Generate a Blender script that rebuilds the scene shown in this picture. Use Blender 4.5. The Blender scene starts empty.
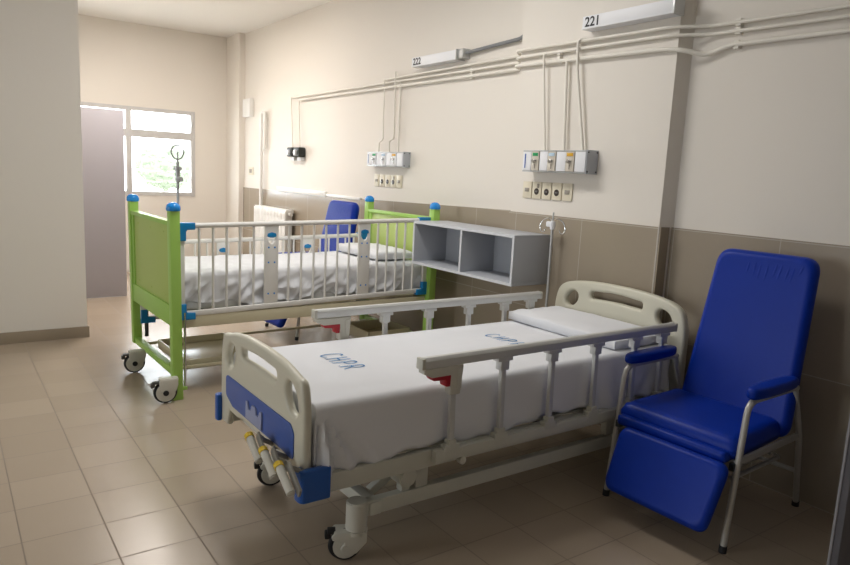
import bpy, bmesh, math, random
from mathutils import Vector, Matrix, noise
PI = math.pi
sc = bpy.context.scene
col = sc.collection
random.seed(7)

# ------------------------------------------------------------------ camera
cam_d = bpy.data.cameras.new('camera')
cam = bpy.data.objects.new('camera', cam_d); col.objects.link(cam)
def cam_axes(yaw, pitch, roll):
    y, p, r = [math.radians(v) for v in (yaw, pitch, roll)]
    fw = Vector((-math.sin(y)*math.cos(p), math.cos(y)*math.cos(p), -math.sin(p)))
    rt = Vector((math.cos(y), math.sin(y), 0)); dn = fw.cross(rt)
    c, s = math.cos(r), math.sin(r)
    return c*rt+s*dn, -s*rt+c*dn, fw
rt, dn, fw = cam_axes(54.329, 9.044, -2.868)
m = Matrix((( rt.x, -dn.x, -fw.x, 0), (rt.y, -dn.y, -fw.y, 0), (rt.z, -dn.z, -fw.z, 1.5), (0, 0, 0, 1)))
cam.matrix_world = m
cam_d.sensor_width = 36; cam_d.lens = 678.57/850*36; cam_d.clip_start = 0.05
sc.camera = cam

# ------------------------------------------------------------------ world, lights, exposure
sc.view_settings.view_transform = 'Standard'; sc.view_settings.look = 'None'
sc.view_settings.exposure = 0.0; sc.view_settings.gamma = 1.0
w = bpy.data.worlds.new('sky'); sc.world = w; w.use_nodes = True
bgn = w.node_tree.nodes['Background']
bgn.inputs[0].default_value = (0.90, 0.95, 1.0, 1); bgn.inputs[1].default_value = 10.0

YSIDE = -5.5
def area(name, loc, rot, sx, sy, power, color, portal=False, spread=PI):
    d = bpy.data.lights.new(name, 'AREA'); d.shape = 'RECTANGLE'; d.size = sx; d.size_y = sy
    d.energy = power; d.color = color; d.spread = spread
    d.cycles.is_portal = portal
    o = bpy.data.objects.new(name, d); o.location = loc; o.rotation_euler = rot; col.objects.link(o)
    return o
# daylight enters through the end window (portal guides the sky's light in)
area('window_portal', (-9.76, 1.98, 1.62), (0, -PI/2, 0), 1.25, 2.0, 1, (1, 1, 1), True)
# ceiling lamps
area('ceiling_lamp', (-3.7, 1.7, 3.17), (0, 0, 0), 1.2, 0.5, 41, (1.0, 0.975, 0.945))
area('ceiling_lamp_far', (-7.5, 1.8, 3.17), (0, 0, 0), 1.2, 0.5, 58, (1.0, 0.92, 0.86))
area('added_window_portal', (-3.8, YSIDE-0.16, 1.75), (PI/2, 0, 0), 2.2, 1.6, 1, (1, 1, 1), True)  # portal of the added, unseen side window that fills surfaces facing it

# ------------------------------------------------------------------ materials
def mat(name, color, rough=0.5, metal=0.0, spec=0.5, bump=0.0, bscale=60.0, coat=0.0, var=0.0):
    m = bpy.data.materials.new(name); m.use_nodes = True
    nt = m.node_tree; b = nt.nodes['Principled BSDF']
    b.inputs['Base Color'].default_value = (*color, 1); b.inputs['Roughness'].default_value = rough
    b.inputs['Metallic'].default_value = metal; b.inputs['Specular IOR Level'].default_value = spec
    b.inputs['Coat Weight'].default_value = coat
    tc = nt.nodes.new('ShaderNodeTexCoord')
    if bump:
        n = nt.nodes.new('ShaderNodeTexNoise'); n.inputs['Scale'].default_value = bscale
        n.inputs['Detail'].default_value = 4
        bp = nt.nodes.new('ShaderNodeBump'); bp.inputs['Strength'].default_value = bump
        bp.inputs['Distance'].default_value = 0.01
        nt.links.new(tc.outputs['Object'], n.inputs['Vector'])
        nt.links.new(n.outputs['Fac'], bp.inputs['Height']); nt.links.new(bp.outputs[0], b.inputs['Normal'])
    if var:
        n2 = nt.nodes.new('ShaderNodeTexNoise'); n2.inputs['Scale'].default_value = 3.0
        r = nt.nodes.new('ShaderNodeMix'); r.data_type = 'RGBA'
        r.inputs[6].default_value = (*[c*(1-var) for c in color], 1)
        r.inputs[7].default_value = (*[min(1, c*(1+var)) for c in color], 1)
        nt.links.new(tc.outputs['Object'], n2.inputs['Vector'])
        nt.links.new(n2.outputs['Fac'], r.inputs[0]); nt.links.new(r.outputs[2], b.inputs['Base Color'])
    return m

def tile_mat(name, c1, c2, grout, sx, sy, ox, oy, gap, rough, axes='XY', spec=0.5, frac=0.25):
    """square tiles in world metres; axes picks the two object coordinates"""
    m = bpy.data.materials.new(name); m.use_nodes = True
    nt = m.node_tree; b = nt.nodes['Principled BSDF']; L = nt.links.new
    tc = nt.nodes.new('ShaderNodeTexCoord'); sp = nt.nodes.new('ShaderNodeSeparateXYZ')
    L(tc.outputs['Object'], sp.inputs[0])
    def math_(op, a, v=None, v2=None):
        n = nt.nodes.new('ShaderNodeMath'); n.operation = op
        L(a, n.inputs[0]) if not isinstance(a, float) else None
        if v is not None:
            if isinstance(v, float): n.inputs[1].default_value = v
            else: L(v, n.inputs[1])
        return n.outputs[0]
    def cell(axis, size, off):
        s = math_('SUBTRACT', sp.outputs[axis], float(off)); d = math_('DIVIDE', s, float(size))
        fl = math_('FLOOR', d); fr = math_('SUBTRACT', d, fl)
        inv = math_('SUBTRACT', fr, 0.5); ab = math_('ABSOLUTE', inv)
        g = math_('GREATER_THAN', ab, float(0.5-gap/size/2))
        return fl, g
    fx, gx = cell(axes[0], sx, ox); fy, gy = cell(axes[1], sy, oy)
    g = math_('MAXIMUM', gx, gy)
    cb = nt.nodes.new('ShaderNodeCombineXYZ'); L(fx, cb.inputs[0]); L(fy, cb.inputs[1])
    wn = nt.nodes.new('ShaderNodeTexWhiteNoise'); L(cb.outputs[0], wn.inputs['Vector'])
    n = nt.nodes.new('ShaderNodeTexNoise'); n.inputs['Scale'].default_value = 5; n.inputs['Detail'].default_value = 5
    L(tc.outputs['Object'], n.inputs['Vector'])
    mx = nt.nodes.new('ShaderNodeMix'); mx.data_type = 'RGBA'
    mx.inputs[6].default_value = (*c1, 1); mx.inputs[7].default_value = (*c2, 1)
    s = math_('MULTIPLY', wn.outputs['Value'], 1.0-frac); s2 = math_('MULTIPLY', n.outputs['Fac'], frac)
    L(math_('ADD', s, s2), mx.inputs[0])
    mg = nt.nodes.new('ShaderNodeMix'); mg.data_type = 'RGBA'; mg.inputs[7].default_value = (*grout, 1)
    L(g, mg.inputs[0]); L(mx.outputs[2], mg.inputs[6]); L(mg.outputs[2], b.inputs['Base Color'])
    rr = nt.nodes.new('ShaderNodeMix'); rr.inputs[2].default_value = rough; rr.inputs[3].default_value = 0.8
    L(g, rr.inputs[0]); L(rr.outputs[0], b.inputs['Roughness'])
    b.inputs['Specular IOR Level'].default_value = spec
    bp = nt.nodes.new('ShaderNodeBump'); bp.inputs['Strength'].default_value = 0.25; bp.inputs['Distance'].default_value = 0.003
    bp.invert = True
    L(g, bp.inputs['Height']); L(bp.outputs[0], b.inputs['Normal'])
    return m

M = dict(
    paint=mat('cream_paint', (0.78, 0.735, 0.67), 0.55, bump=0.05, bscale=25, spec=0.3),
    ceil=mat('white_ceiling_paint', (0.86, 0.84, 0.80), 0.8),
    wains=mat('taupe_wall_tile', (0.36, 0.30, 0.23), 0.22),
    edge=mat('tile_edge_trim', (0.62, 0.58, 0.52), 0.35),
    beige=mat('cream_enamel', (0.66, 0.64, 0.53), 0.35),
    frame=mat('grey_cream_enamel', (0.60, 0.60, 0.53), 0.4),
    rail=mat('silver_aluminium_rail', (0.66, 0.67, 0.66), 0.38, metal=0.25),
    blue=mat('blue_plastic', (0.012, 0.10, 0.42), 0.35),
    panelblue=mat('muted_blue_plastic', (0.055, 0.12, 0.42), 0.4),
    plaque=mat('grey_lilac_plastic', (0.32, 0.36, 0.55), 0.5),
    rubber=mat('black_rubber', (0.012, 0.013, 0.016), 0.5),
    castergrey=mat('pale_caster_plastic', (0.62, 0.61, 0.54), 0.4),
    crank=mat('grey_crank_metal', (0.30, 0.29, 0.26), 0.4, metal=0.2),
    dark=mat('dark_metal', (0.10, 0.10, 0.095), 0.4, metal=0.4),
    yellow=mat('yellow_plastic', (0.80, 0.55, 0.02), 0.4),
    red=mat('red_plastic', (0.42, 0.012, 0.025), 0.4),
    sheet=mat('white_cotton', (0.80, 0.815, 0.85), 0.9, bump=0.12, bscale=14, spec=0.1),
    ink=mat('blue_marker_ink', (0.07, 0.26, 0.55), 0.8),
    mattress=mat('blue_vinyl_mattress', (0.01, 0.06, 0.33), 0.45),
    vinyl=mat('royal_blue_vinyl', (0.001, 0.030, 0.34), 0.40, bump=0.04, bscale=30, spec=0.22),
    tube=mat('grey_steel_tube', (0.52, 0.51, 0.48), 0.35, metal=0.3),
    green=mat('lime_green_enamel', (0.36, 0.61, 0.12), 0.35),
    greenpanel=mat('lime_green_panel', (0.44, 0.56, 0.15), 0.42),
    knob=mat('bright_blue_plastic', (0.015, 0.27, 0.75), 0.22),
    cyan=mat('cyan_blue_plastic', (0.005, 0.22, 0.52), 0.32),
    white=mat('white_enamel', (0.80, 0.79, 0.76), 0.35),
    winframe=mat('grey_white_window_frame', (0.58, 0.57, 0.56), 0.5),
    whiteplast=mat('white_plastic', (0.80, 0.81, 0.84), 0.4),
    tray=mat('cream_tray_plastic', (0.68, 0.63, 0.45), 0.25),
    chrome=mat('chrome', (0.62, 0.62, 0.62), 0.18, metal=1.0),
    shelf=mat('grey_laminate', (0.46, 0.48, 0.52), 0.5),
    shelfedge=mat('pale_grey_edging', (0.66, 0.68, 0.72), 0.5),
    door=mat('grey_door_paint', (0.42, 0.40, 0.43), 0.5),
    doordark=mat('dark_grey_door_paint', (0.13, 0.13, 0.15), 0.5),
    doordge=mat('grey_door_edge', (0.30, 0.30, 0.33), 0.5),
    alu=mat('aluminium', (0.52, 0.53, 0.53), 0.35, metal=0.5),
    cream=mat('ivory_plastic', (0.72, 0.66, 0.52), 0.4),
    outlet=mat('beige_outlet_plate', (0.60, 0.55, 0.47), 0.4),
    socket=mat('dark_brown_plastic', (0.035, 0.025, 0.02), 0.4),
    rocker=mat('grey_brown_plastic', (0.28, 0.25, 0.21), 0.4),
    greenl=mat('green_label', (0.01, 0.30, 0.10), 0.5),
    yellowl=mat('amber_label', (0.68, 0.38, 0.02), 0.5),
    paleblue=mat('pale_blue_label', (0.45, 0.60, 0.72), 0.5),
    pipe=mat('cream_painted_pipe', (0.80, 0.765, 0.69), 0.4),
    conduit=mat('grey_conduit', (0.22, 0.23, 0.24), 0.4),
    black=mat('black_plastic', (0.015, 0.02, 0.02), 0.35),
    base=mat('baseboard_tile', (0.33, 0.27, 0.20), 0.3),
    number=mat('black_number_vinyl', (0.03, 0.03, 0.035), 0.6),
    leaf=mat('garden_leaves', (0.15, 0.175, 0.12), 0.8),
    ground=mat('sunlit_ground', (0.62, 0.60, 0.56), 0.9),
)
glass = bpy.data.materials.new('louvre_glass'); glass.use_nodes = True
gb = glass.node_tree.nodes['Principled BSDF']
gb.inputs['Base Color'].default_value = (0.92, 0.95, 0.95, 1); gb.inputs['Roughness'].default_value = 0.15
gb.inputs['Transmission Weight'].default_value = 1.0; gb.inputs['IOR'].default_value = 1.02
M['glass'] = glass
FT = 0.2985
M['floor'] = tile_mat('beige_floor_tile', (0.40, 0.325, 0.245), (0.46, 0.375, 0.285), (0.27, 0.215, 0.165), FT, FT, -2.58, 0.19, 0.006, 0.27)
M['wtile'] = tile_mat('taupe_wall_tiles', (0.335, 0.285, 0.22), (0.36, 0.305, 0.235), (0.45, 0.40, 0.33), 0.605, 0.63, -2.92, 0.004, 0.005, 0.2, 'XZ', frac=0.5)

# ------------------------------------------------------------------ mesh helpers
class MB:
    def __init__(s): s.bm = bmesh.new()
    def _bev(s, geom_v, w, seg=2):
        es = {e for v in geom_v for e in v.link_edges}
        bmesh.ops.bevel(s.bm, geom=list(es), offset=w, segments=seg, affect='EDGES', profile=0.6)
    def box(s, a, b, bev=0.0, seg=2, mt=None):
        a = Vector(a); b = Vector(b); c = (a+b)/2; d = b-a
        t = bmesh.new()
        bmesh.ops.create_cube(t, size=1, matrix=Matrix.Translation(c) @ Matrix.Diagonal((abs(d.x), abs(d.y), abs(d.z), 1)))
        if bev: bmesh.ops.bevel(t, geom=t.edges[:], offset=bev, segments=seg, affect='EDGES', profile=0.6)
        return s.merge(t, mt)
    def merge(s, t, mt=None):
        if mt is not None: bmesh.ops.transform(t, matrix=mt, verts=t.verts)
        me = bpy.data.meshes.new('tmp'); t.to_mesh(me); t.free(); s.bm.from_mesh(me); bpy.data.meshes.remove(me)
        return s
    def beam(s, p, q, wx, wz, up=(0, 0, 1), bev=0.003):
        """box bar from p to q; wx across, wz along up"""
        p = Vector(p); q = Vector(q); d = q-p; L = d.length; y = d.normalized()
        z = Vector(up); z = (z-y*z.dot(y)).normalized(); x = y.cross(z)
        R = Matrix((x, y, z)).transposed().to_4x4(); R.translation = (p+q)/2
        t = bmesh.new(); bmesh.ops.create_cube(t, size=1, matrix=Matrix.Diagonal((wx, L, wz, 1)))
        if bev: bmesh.ops.bevel(t, geom=t.edges[:], offset=bev, segments=2, affect='EDGES', profile=0.6)
        return s.merge(t, R)
    def tube(s, pts, r, seg=10, caps=True, closed=False):
        pts = [Vector(p) for p in pts]; n = len(pts); rings = []
        prev = None
        for i, p in enumerate(pts):
            if closed: d = pts[(i+1) % n]-pts[i-1]
            else: d = pts[min(i+1, n-1)]-pts[max(i-1, 0)]
            d.normalize()
            if prev is None:
                u = d.orthogonal().normalized()
            else:
                u = prev-d*prev.dot(d); u.normalize()
            prev = u; v = d.cross(u)
            rr = r[i] if isinstance(r, (list, tuple)) else r
            rings.append([s.bm.verts.new(p+(u*math.cos(a)+v*math.sin(a))*rr) for a in [2*PI*k/seg for k in range(seg)]])
        m_ = n if closed else n-1
        for i in range(m_):
            A = rings[i]; B = rings[(i+1) % n]
            for k in range(seg): s.bm.faces.new((A[k], A[(k+1) % seg], B[(k+1) % seg], B[k]))
        if caps and not closed:
            s.bm.faces.new(rings[0][::-1]); s.bm.faces.new(rings[-1])
        return s
    def cyl(s, p, q, r, seg=20, r2=None, bev=0.0):
        p = Vector(p); q = Vector(q); d = q-p
        t = bmesh.new()
        bmesh.ops.create_cone(t, cap_ends=True, segments=seg, radius1=r, radius2=r if r2 is None else r2, depth=d.length)
        if bev:
            es = [e for e in t.edges if len(e.link_faces) == 2 and any(len(f.verts) > 4 for f in e.link_faces)]
            bmesh.ops.bevel(t, geom=es, offset=bev, segments=2, affect='EDGES')
        R = d.to_track_quat('Z', 'Y').to_matrix().to_4x4(); R.translation = (p+q)/2
        return s.merge(t, R)
    def torus(s, c, axis, R_, r, seg=32, rs=10):
        c = Vector(c); ax = Vector(axis).normalized(); u = ax.orthogonal().normalized(); v = ax.cross(u)
        return s.tube([c+(u*math.cos(a)+v*math.sin(a))*R_ for a in [2*PI*k/seg for k in range(seg)]], r, rs, closed=True)
    def lathe(s, prof, c=(0, 0, 0), seg=24):
        c = Vector(c); rings = []
        for r, z in prof:
            rings.append([s.bm.verts.new(c+Vector((r*math.cos(a), r*math.sin(a), z))) for a in [2*PI*k/seg for k in range(seg)]] if r > 1e-6 else [s.bm.verts.new(c+Vector((0, 0, z)))])
        for A, B in zip(rings, rings[1:]):
            if len(A) == 1 and len(B) == 1: continue
            for k in range(seg):
                if len(A) == 1: s.bm.faces.new((A[0], B[k], B[(k+1) % seg]))
                elif len(B) == 1: s.bm.faces.new((A[k], A[(k+1) % seg], B[0]))
                else: s.bm.faces.new((A[k], A[(k+1) % seg], B[(k+1) % seg], B[k]))
        return s
    def plate(s, outer, holes, thick, bev, mt):
        """2D outline (with holes) extruded to thick with rounded edges, then placed by mt"""
        cu = bpy.data.curves.new('tmpc', 'CURVE'); cu.dimensions = '2D'; cu.fill_mode = 'BOTH'
        cu.extrude = max(0, thick/2-bev); cu.bevel_depth = bev; cu.bevel_resolution = 2; cu.offset = -bev
        for loop in [outer]+list(holes):
            sp = cu.splines.new('POLY'); sp.points.add(len(loop)-1); sp.use_cyclic_u = True
            for p, co in zip(sp.points, loop): p.co = (co[0], co[1], 0, 1)
        ob = bpy.data.objects.new('tmpc', cu)
        me = bpy.data.meshes.new_from_object(ob)
        t = bmesh.new(); t.from_mesh(me)
        bmesh.ops.remove_doubles(t, verts=t.verts, dist=1e-5)
        bpy.data.objects.remove(ob); bpy.data.curves.remove(cu); bpy.data.meshes.remove(me)
        return s.merge(t, mt)
    def text(s, body, size, mt, depth=0.001, bold=0.0):
        cu = bpy.data.curves.new('tmpt', 'FONT'); cu.body = body; cu.size = size; cu.extrude = depth; cu.offset = bold
        ob = bpy.data.objects.new('tmpt', cu); me = bpy.data.meshes.new_from_object(ob)
        t = bmesh.new(); t.from_mesh(me)
        bpy.data.objects.remove(ob); bpy.data.curves.remove(cu); bpy.data.meshes.remove(me)
        return s.merge(t, mt)
    def build(s, name, material, parent=None, world=False, smooth=40):
        """one mesh object; vertices are root-local unless world=True"""
        bm = s.bm
        bmesh.ops.recalc_face_normals(bm, faces=bm.faces)
        loc = Vector((0, 0, 0))
        if parent is None:
            xs = [v.co for v in bm.verts]
            lo = Vector([min(c[i] for c in xs) for i in range(3)]); hi = Vector([max(c[i] for c in xs) for i in range(3)])
            loc = Vector(((lo.x+hi.x)/2, (lo.y+hi.y)/2, lo.z))
            bmesh.ops.translate(bm, vec=-loc, verts=bm.verts)
        elif world:
            r = parent
            while r.parent: r = r.parent
            bmesh.ops.translate(bm, vec=-r.location, verts=bm.verts)
        me = bpy.data.meshes.new(name); bm.to_mesh(me); bm.free()
        me.materials.append(material)
        for p in me.polygons: p.use_smooth = True
        if smooth: me.set_sharp_from_angle(angle=math.radians(smooth))
        o = bpy.data.objects.new(name, me); o.location = loc; col.objects.link(o)
        if parent: o.parent = parent
        return o
def tag(o, label=None, cat=None, group=None, kind=None):
    if label: o['label'] = label
    if cat: o['category'] = cat
    if group: o['group'] = group
    if kind: o['kind'] = kind
    return o
def empty(name, loc, label, cat, group=None, rz=0):
    o = bpy.data.objects.new(name, None); o.empty_display_size = 0.1
    o.location = loc; o.rotation_euler = (0, 0, rz); col.objects.link(o)
    return tag(o, label, cat, group)
def copy_tree(o, parent=None):
    c = o.copy(); col.objects.link(c)
    if parent: c.parent = parent
    for ch in list(o.children): copy_tree(ch, c)
    return c
def struct(name, mb, material, smooth=30):
    o = mb.build(name, material, smooth=smooth); o['kind'] = 'structure'; return o
def struct_at_origin(name, mb, material):
    """structure whose object space is the world's (tile patterns line up)"""
    bm = mb.bm; bmesh.ops.recalc_face_normals(bm, faces=bm.faces)
    me = bpy.data.meshes.new(name); bm.to_mesh(me); bm.free(); me.materials.append(material)
    o = bpy.data.objects.new(name, me); col.objects.link(o); o['kind'] = 'structure'; return o
def rpoly(pts, r, seg=5):
    out = []; n = len(pts)
    for i in range(n):
        p = Vector(pts[i]); a = Vector(pts[i-1]); b = Vector(pts[(i+1) % n])
        ri = r[i] if isinstance(r, (list, tuple)) else r
        u = (a-p); v = (b-p); lu, lv = u.length, v.length; u.normalize(); v.normalize()
        ang = u.angle(v); t = min(ri/max(1e-6, math.tan(ang/2)), lu*0.49, lv*0.49)
        if ri <= 0 or ang > PI-0.02: out.append((p.x, p.y)); continue
        for k in range(seg+1):
            f = k/seg; q = (p+u*t)*(1-f)**2+p*2*f*(1-f)+(p+v*t)*f*f
            out.append((q.x, q.y))
    return out
def spline(pts, n=6, closed=False):
    P = [Vector(p) for p in pts]; out = []; N = len(P)
    for i in range(N if closed else N-1):
        p1, p2 = P[i], P[(i+1) % N]
        p0 = P[i-1] if (closed or i > 0) else p1*2-p2
        p3 = P[(i+2) % N] if (closed or i+2 < N) else p2*2-p1
        for k in range(n):
            t = k/n
            out.append(0.5*((2*p1)+(p2-p0)*t+(2*p0-5*p1+4*p2-p3)*t*t+(3*p1-p0-3*p2+p3)*t**3))
    if not closed: out.append(P[-1])
    return [tuple(v) for v in out]
def bend(pts, r, seg=5):
    """3D polyline with rounded corners"""
    P = [Vector(p) for p in pts]; out = [P[0]]
    for i in range(1, len(P)-1):
        u = P[i-1]-P[i]; v = P[i+1]-P[i]; t = min(r, u.length*0.45, v.length*0.45); u.normalize(); v.normalize()
        for k in range(seg+1):
            f = k/seg; out.append((P[i]+u*t)*(1-f)**2+P[i]*2*f*(1-f)+(P[i]+v*t)*f*f)
    out.append(P[-1]); return out
XZ = Matrix(((1, 0, 0, 0), (0, 0, -1, 0), (0, 1, 0, 0), (0, 0, 0, 1)))      # 2D (x,y) -> world (x, *, z), facing -Y
YZ = Matrix(((0, 0, 1, 0), (1, 0, 0, 0), (0, 1, 0, 0), (0, 0, 0, 1)))       # 2D (x,y) -> world (*, y, z)
def T(x, y, z): return Matrix.Translation((x, y, z))

# ------------------------------------------------------------------ the room
H = 3.24; YM = 3.44; YP = 3.30; YR = 3.39; XB = -9.7; XE = 1.6; YL = -5.5
b = MB(); b.box((XB-0.2, YL-0.2, -0.1), (XE+0.2, YM+0.3, 0)); struct_at_origin('floor', b, M['floor'])
b = MB(); b.box((XB-0.2, YL-0.2, H), (XE+0.2, YM+0.3, H+0.1)); struct('ceiling', b, M['ceil'])
# long wall: far stretch, pilaster, near stretch
b = MB()
prof = [(XB, YM), (XB, 3.36), (-9.2, 3.36), (-9.2, YM), (-3.60, YM), (-3.60, YP), (-2.36, YP), (-2.33, YR), (XE, YR), (XE, YM+0.2), (XB, YM+0.2)]
vs = [b.bm.verts.new((x, y, 0)) for x, y in prof]; f = b.bm.faces.new(vs)
r = bmesh.ops.extrude_face_region(b.bm, geom=[f]); bmesh.ops.translate(b.bm, vec=(0, 0, H), verts=[v for v in r['geom'] if isinstance(v, bmesh.types.BMVert)])
struct('wall_right', b, M['paint'])
def wains(name, x0, x1, y, z0, z1, t=0.012):
    b = MB(); pts = [(x0, 0.0), (x1, 0.0), (x1, z1), (x0, z0)]
    A = [b.bm.verts.new((x, y-t, z)) for x, z in pts]; B = [b.bm.verts.new((x, y, z)) for x, z in pts]
    b.bm.faces.new(A[::-1]); b.bm.faces.new(B)
    for i in range(4): b.bm.faces.new((A[i], A[(i+1) % 4], B[(i+1) % 4], B[i]))
    return struct_at_origin(name, b, M['wtile'])
wains('trim_1', -9.2, -6.0, YM, 1.20, 1.225); wains('trim_2', -6.0, -3.60, YM, 1.225, 1.272)
wains('trim_3', -3.60, -2.352, YP, 1.272, 1.272); wains('trim_4', -2.345, XE, YR, 1.272, 1.272)
b = MB(); b.box((-2.353, YP-0.013, 0), (-2.338, YR-0.012, 1.272)); struct('trim_5', b, M['wains'])
b = MB(); b.tube([(-2.352, YP-0.012, 0.0), (-2.352, YP-0.012, 1.272)], 0.005, 8); struct('trim_6', b, M['edge'])
# end wall with its window opening
WY0, WY1, WZ0, WZ1 = 1.06, 2.915, 1.036, 2.19
b = MB()
b.box((XB-0.2, YL, 0), (XB, WY0, H)); b.box((XB-0.2, WY1, 0), (XB, YM, H))
b.box((XB-0.2, WY0, 0), (XB, WY1, WZ0)); b.box((XB-0.2, WY0, WZ1), (XB, WY1, H))
struct('wall_back', b, M['paint'])
b = MB(); b.box((XB, YL, 0), (-6.2, 0.957, H)); struct('wall_left', b, M['paint'])
b = MB(); b.box((-6.2, YL, 0), (-6.186, 0.971, 0.092), 0.002); b.box((-6.5, 0.957, 0), (-6.2, 0.971, 0.092), 0.002); struct('baseboard_left', b, M['base'])
SXA, SXB, SZA, SZB = -4.9, -2.7, 0.95, 2.55  # opening of an added window, out of view, letting fill light in
b = MB(); b.box((-6.2, YL-0.2, 0), (SXA, YL, H)); b.box((SXB, YL-0.2, 0), (XE, YL, H)); b.box((SXA, YL-0.2, 0), (SXB, YL, SZA)); b.box((SXA, YL-0.2, SZB), (SXB, YL, H)); struct('wall_side', b, M['paint'])
b = MB()
for xa, xb in ((SXA, SXA+0.05), ((SXA+SXB)/2-0.03, (SXA+SXB)/2+0.03), (SXB-0.05, SXB)): b.box((xa, YL-0.07, SZA), (xb, YL+0.01, SZB), 0.004)
for xa, xb in ((SXA+0.05, (SXA+SXB)/2-0.03), ((SXA+SXB)/2+0.03, SXB-0.05)):
    for za, zb in ((SZA, SZA+0.05), (SZB-0.05, SZB)): b.box((xa, YL-0.066, za), (xb, YL+0.006, zb))
struct('added_fill_window', b, M['white'])
b = MB(); b.box((XE, YL-0.2, 0), (XE+0.2, YM+0.2, H)); struct('wall_front', b, M['paint'])

# window: frame, mullions, glass louvres
b = MB(); fx0, fx1 = XB-0.06, XB+0.015
b.box((fx0, WY0, WZ0), (fx1, WY0+0.055, WZ1), 0.004); b.box((fx0, WY1-0.055, WZ0), (fx1, WY1, WZ1), 0.004)
for ya, yb in ((WY0+0.055, 2.02), (2.09, WY1-0.055)):
    for za, zb in ((WZ0, WZ0+0.05), (1.80, 1.90), (WZ1-0.05, WZ1)): b.box((fx0+0.004, ya, za), (fx1-0.004, yb, zb))
b.box((fx0, 2.02, WZ0), (fx1, 2.09, WZ1), 0.004)
win = struct('window_1', b, M['winframe'])
def wpart(name, mb, m):
    o = mb.build(name, m, win, world=True); return o
for (y0, y1) in ((WY0+0.055, 2.02), (2.09, WY1-0.055)):
    for (z0, z1, n) in ((WZ0+0.05, 1.80, 5), (1.90, WZ1-0.05, 2)):
        h = (z1-z0)/n
        for k in range(n):
            b = MB(); c = (XB-0.03, (y0+y1)/2, z0+h*(k+0.5))
            b.box((-0.0025, -(y1-y0)/2+0.004, -h*0.48), (0.0025, (y1-y0)/2-0.004, h*0.48), mt=T(*c) @ Matrix.Rotation(math.radians(-22), 4, 'Y'))
            wpart('louvre', b, M['glass'])
b = MB(); b.box((XB-0.0, WY1-0.05, 1.98), (XB+0.03, WY1-0.03, 2.05), 0.003); wpart('latch', b, M['alu'])
# what lies outside the window
b = MB(); b.box((-22, -8, -0.6), (XB-0.6, 12, -0.5)); struct('ground_outside', b, M['ground'])
for i, (y, x, r_) in enumerate(((5.2, -20.0, 0.68),)):
    b = MB(); bmesh.ops.create_icosphere(b.bm, subdivisions=5, radius=1)
    for v in b.bm.verts:
        n_ = v.co.normalized(); d = 1+0.15*noise.noise(n_*3+Vector((i*7, 0, 0)))+0.12*noise.noise(n_*9)
        v.co = Vector((x, y, 0.75+r_*0.9))+Vector((n_.x*r_, n_.y*r_*1.1, n_.z*r_*0.9))*d
    b.cyl((x, y, -0.5), (x, y, 1.0), 0.08, 10)
    tag(b.build('garden_shrub', M['leaf']), ['pale green garden shrub outside the far window'][i], 'shrub')

# grey door leaf beside the left-hand block
b = MB(); b.box((-7.93, 0.957, 0.012), (-7.89, 1.625, 2.01), 0.003)
d1 = struct('door_1', b, M['door'])
# dark grey door leaf at the near end
b = MB(); b.box((-0.955, 2.51, 0.012), (-0.925, YR-0.02, 2.05), 0.003); d2 = struct('door_2', b, M['doordark'])
b = MB(); b.box((-0.957, 2.504, 0.012), (-0.948, 2.511, 2.05), 0.002); b.build('door_edge_strip', M['doordge'], d2, world=True)

# ------------------------------------------------------------------ white hospital bed
bed = empty('hospital_bed', (-2.5, 2.08, 0), 'large cream hospital bed with aluminium side rails and blue corner bumpers, in the foreground', 'bed')
def bp(name, mb, m, parent=bed, label=None, smooth=40):
    o = mb.build(name, m, parent, world=True, smooth=smooth)
    if label: o['label'] = label
    return o
# footboard: outline in (x,z), hand slots as real holes
def board_outline(xc, hw, ztop, zc, zb, bottom):
    up = [(-1.0, zb), (-1.0, zc-0.10), (-0.985, zc-0.02), (-0.93, zc+0.05), (-0.80, ztop-0.035), (-0.55, ztop-0.012), (-0.25, ztop-0.001), (0, ztop)]
    pts = [(xc+u*hw, z) for u, z in up]; pts += [(xc-u*hw, z) for u, z in up[:-1][::-1]]
    s = spline(pts[1:-1], 5)
    return [pts[0]]+s+[pts[-1]]+bottom
fxc, fhw = -2.52, 0.437
bot = [(fxc+0.36, 0.34), (fxc+0.335, 0.40), (fxc+0.26, 0.43), (fxc-0.17, 0.425), (fxc-0.235, 0.41), (fxc-0.33, 0.415), (fxc-0.355, 0.34)]
outer = board_outline(fxc, fhw, 0.80, 0.70, 0.34, bot)
def slot(xc, x0, x1, z, h, drop):
    pts = [(x0, z-h/2-drop*0.6), (x0, z+h/2-drop), ((x0*0.6+x1*0.4), z+h/2), ((x0*0.4+x1*0.6), z+h/2), (x1, z+h/2-drop), (x1, z-h/2-drop*0.6), ((x0*0.4+x1*0.6), z-h/2), ((x0*0.6+x1*0.4), z-h/2)]
    return rpoly(pts, 0.018, 4)
def eye(xc, sgn, z0, z1, w_, lean):
    cz = (z0+z1)/2; hz = (z1-z0)/2
    return [(xc+w_*math.cos(a)+lean*sgn*math.sin(a)*0.5, cz+hz*math.sin(a)) for a in [2*PI*k/22 for k in range(22)]]
holes = [slot(fxc, fxc-0.185, fxc+0.185, 0.722, 0.046, 0.008), eye(fxc-0.315, -1, 0.610, 0.730, 0.052, -0.04), eye(fxc+0.325, 1, 0.610, 0.730, 0.052, -0.04)]
b = MB(); b.plate(outer, holes, 0.036, 0.015, T(0, 1.02, 0) @ XZ)
foot = bp('footboard', b, M['beige'])
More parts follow.
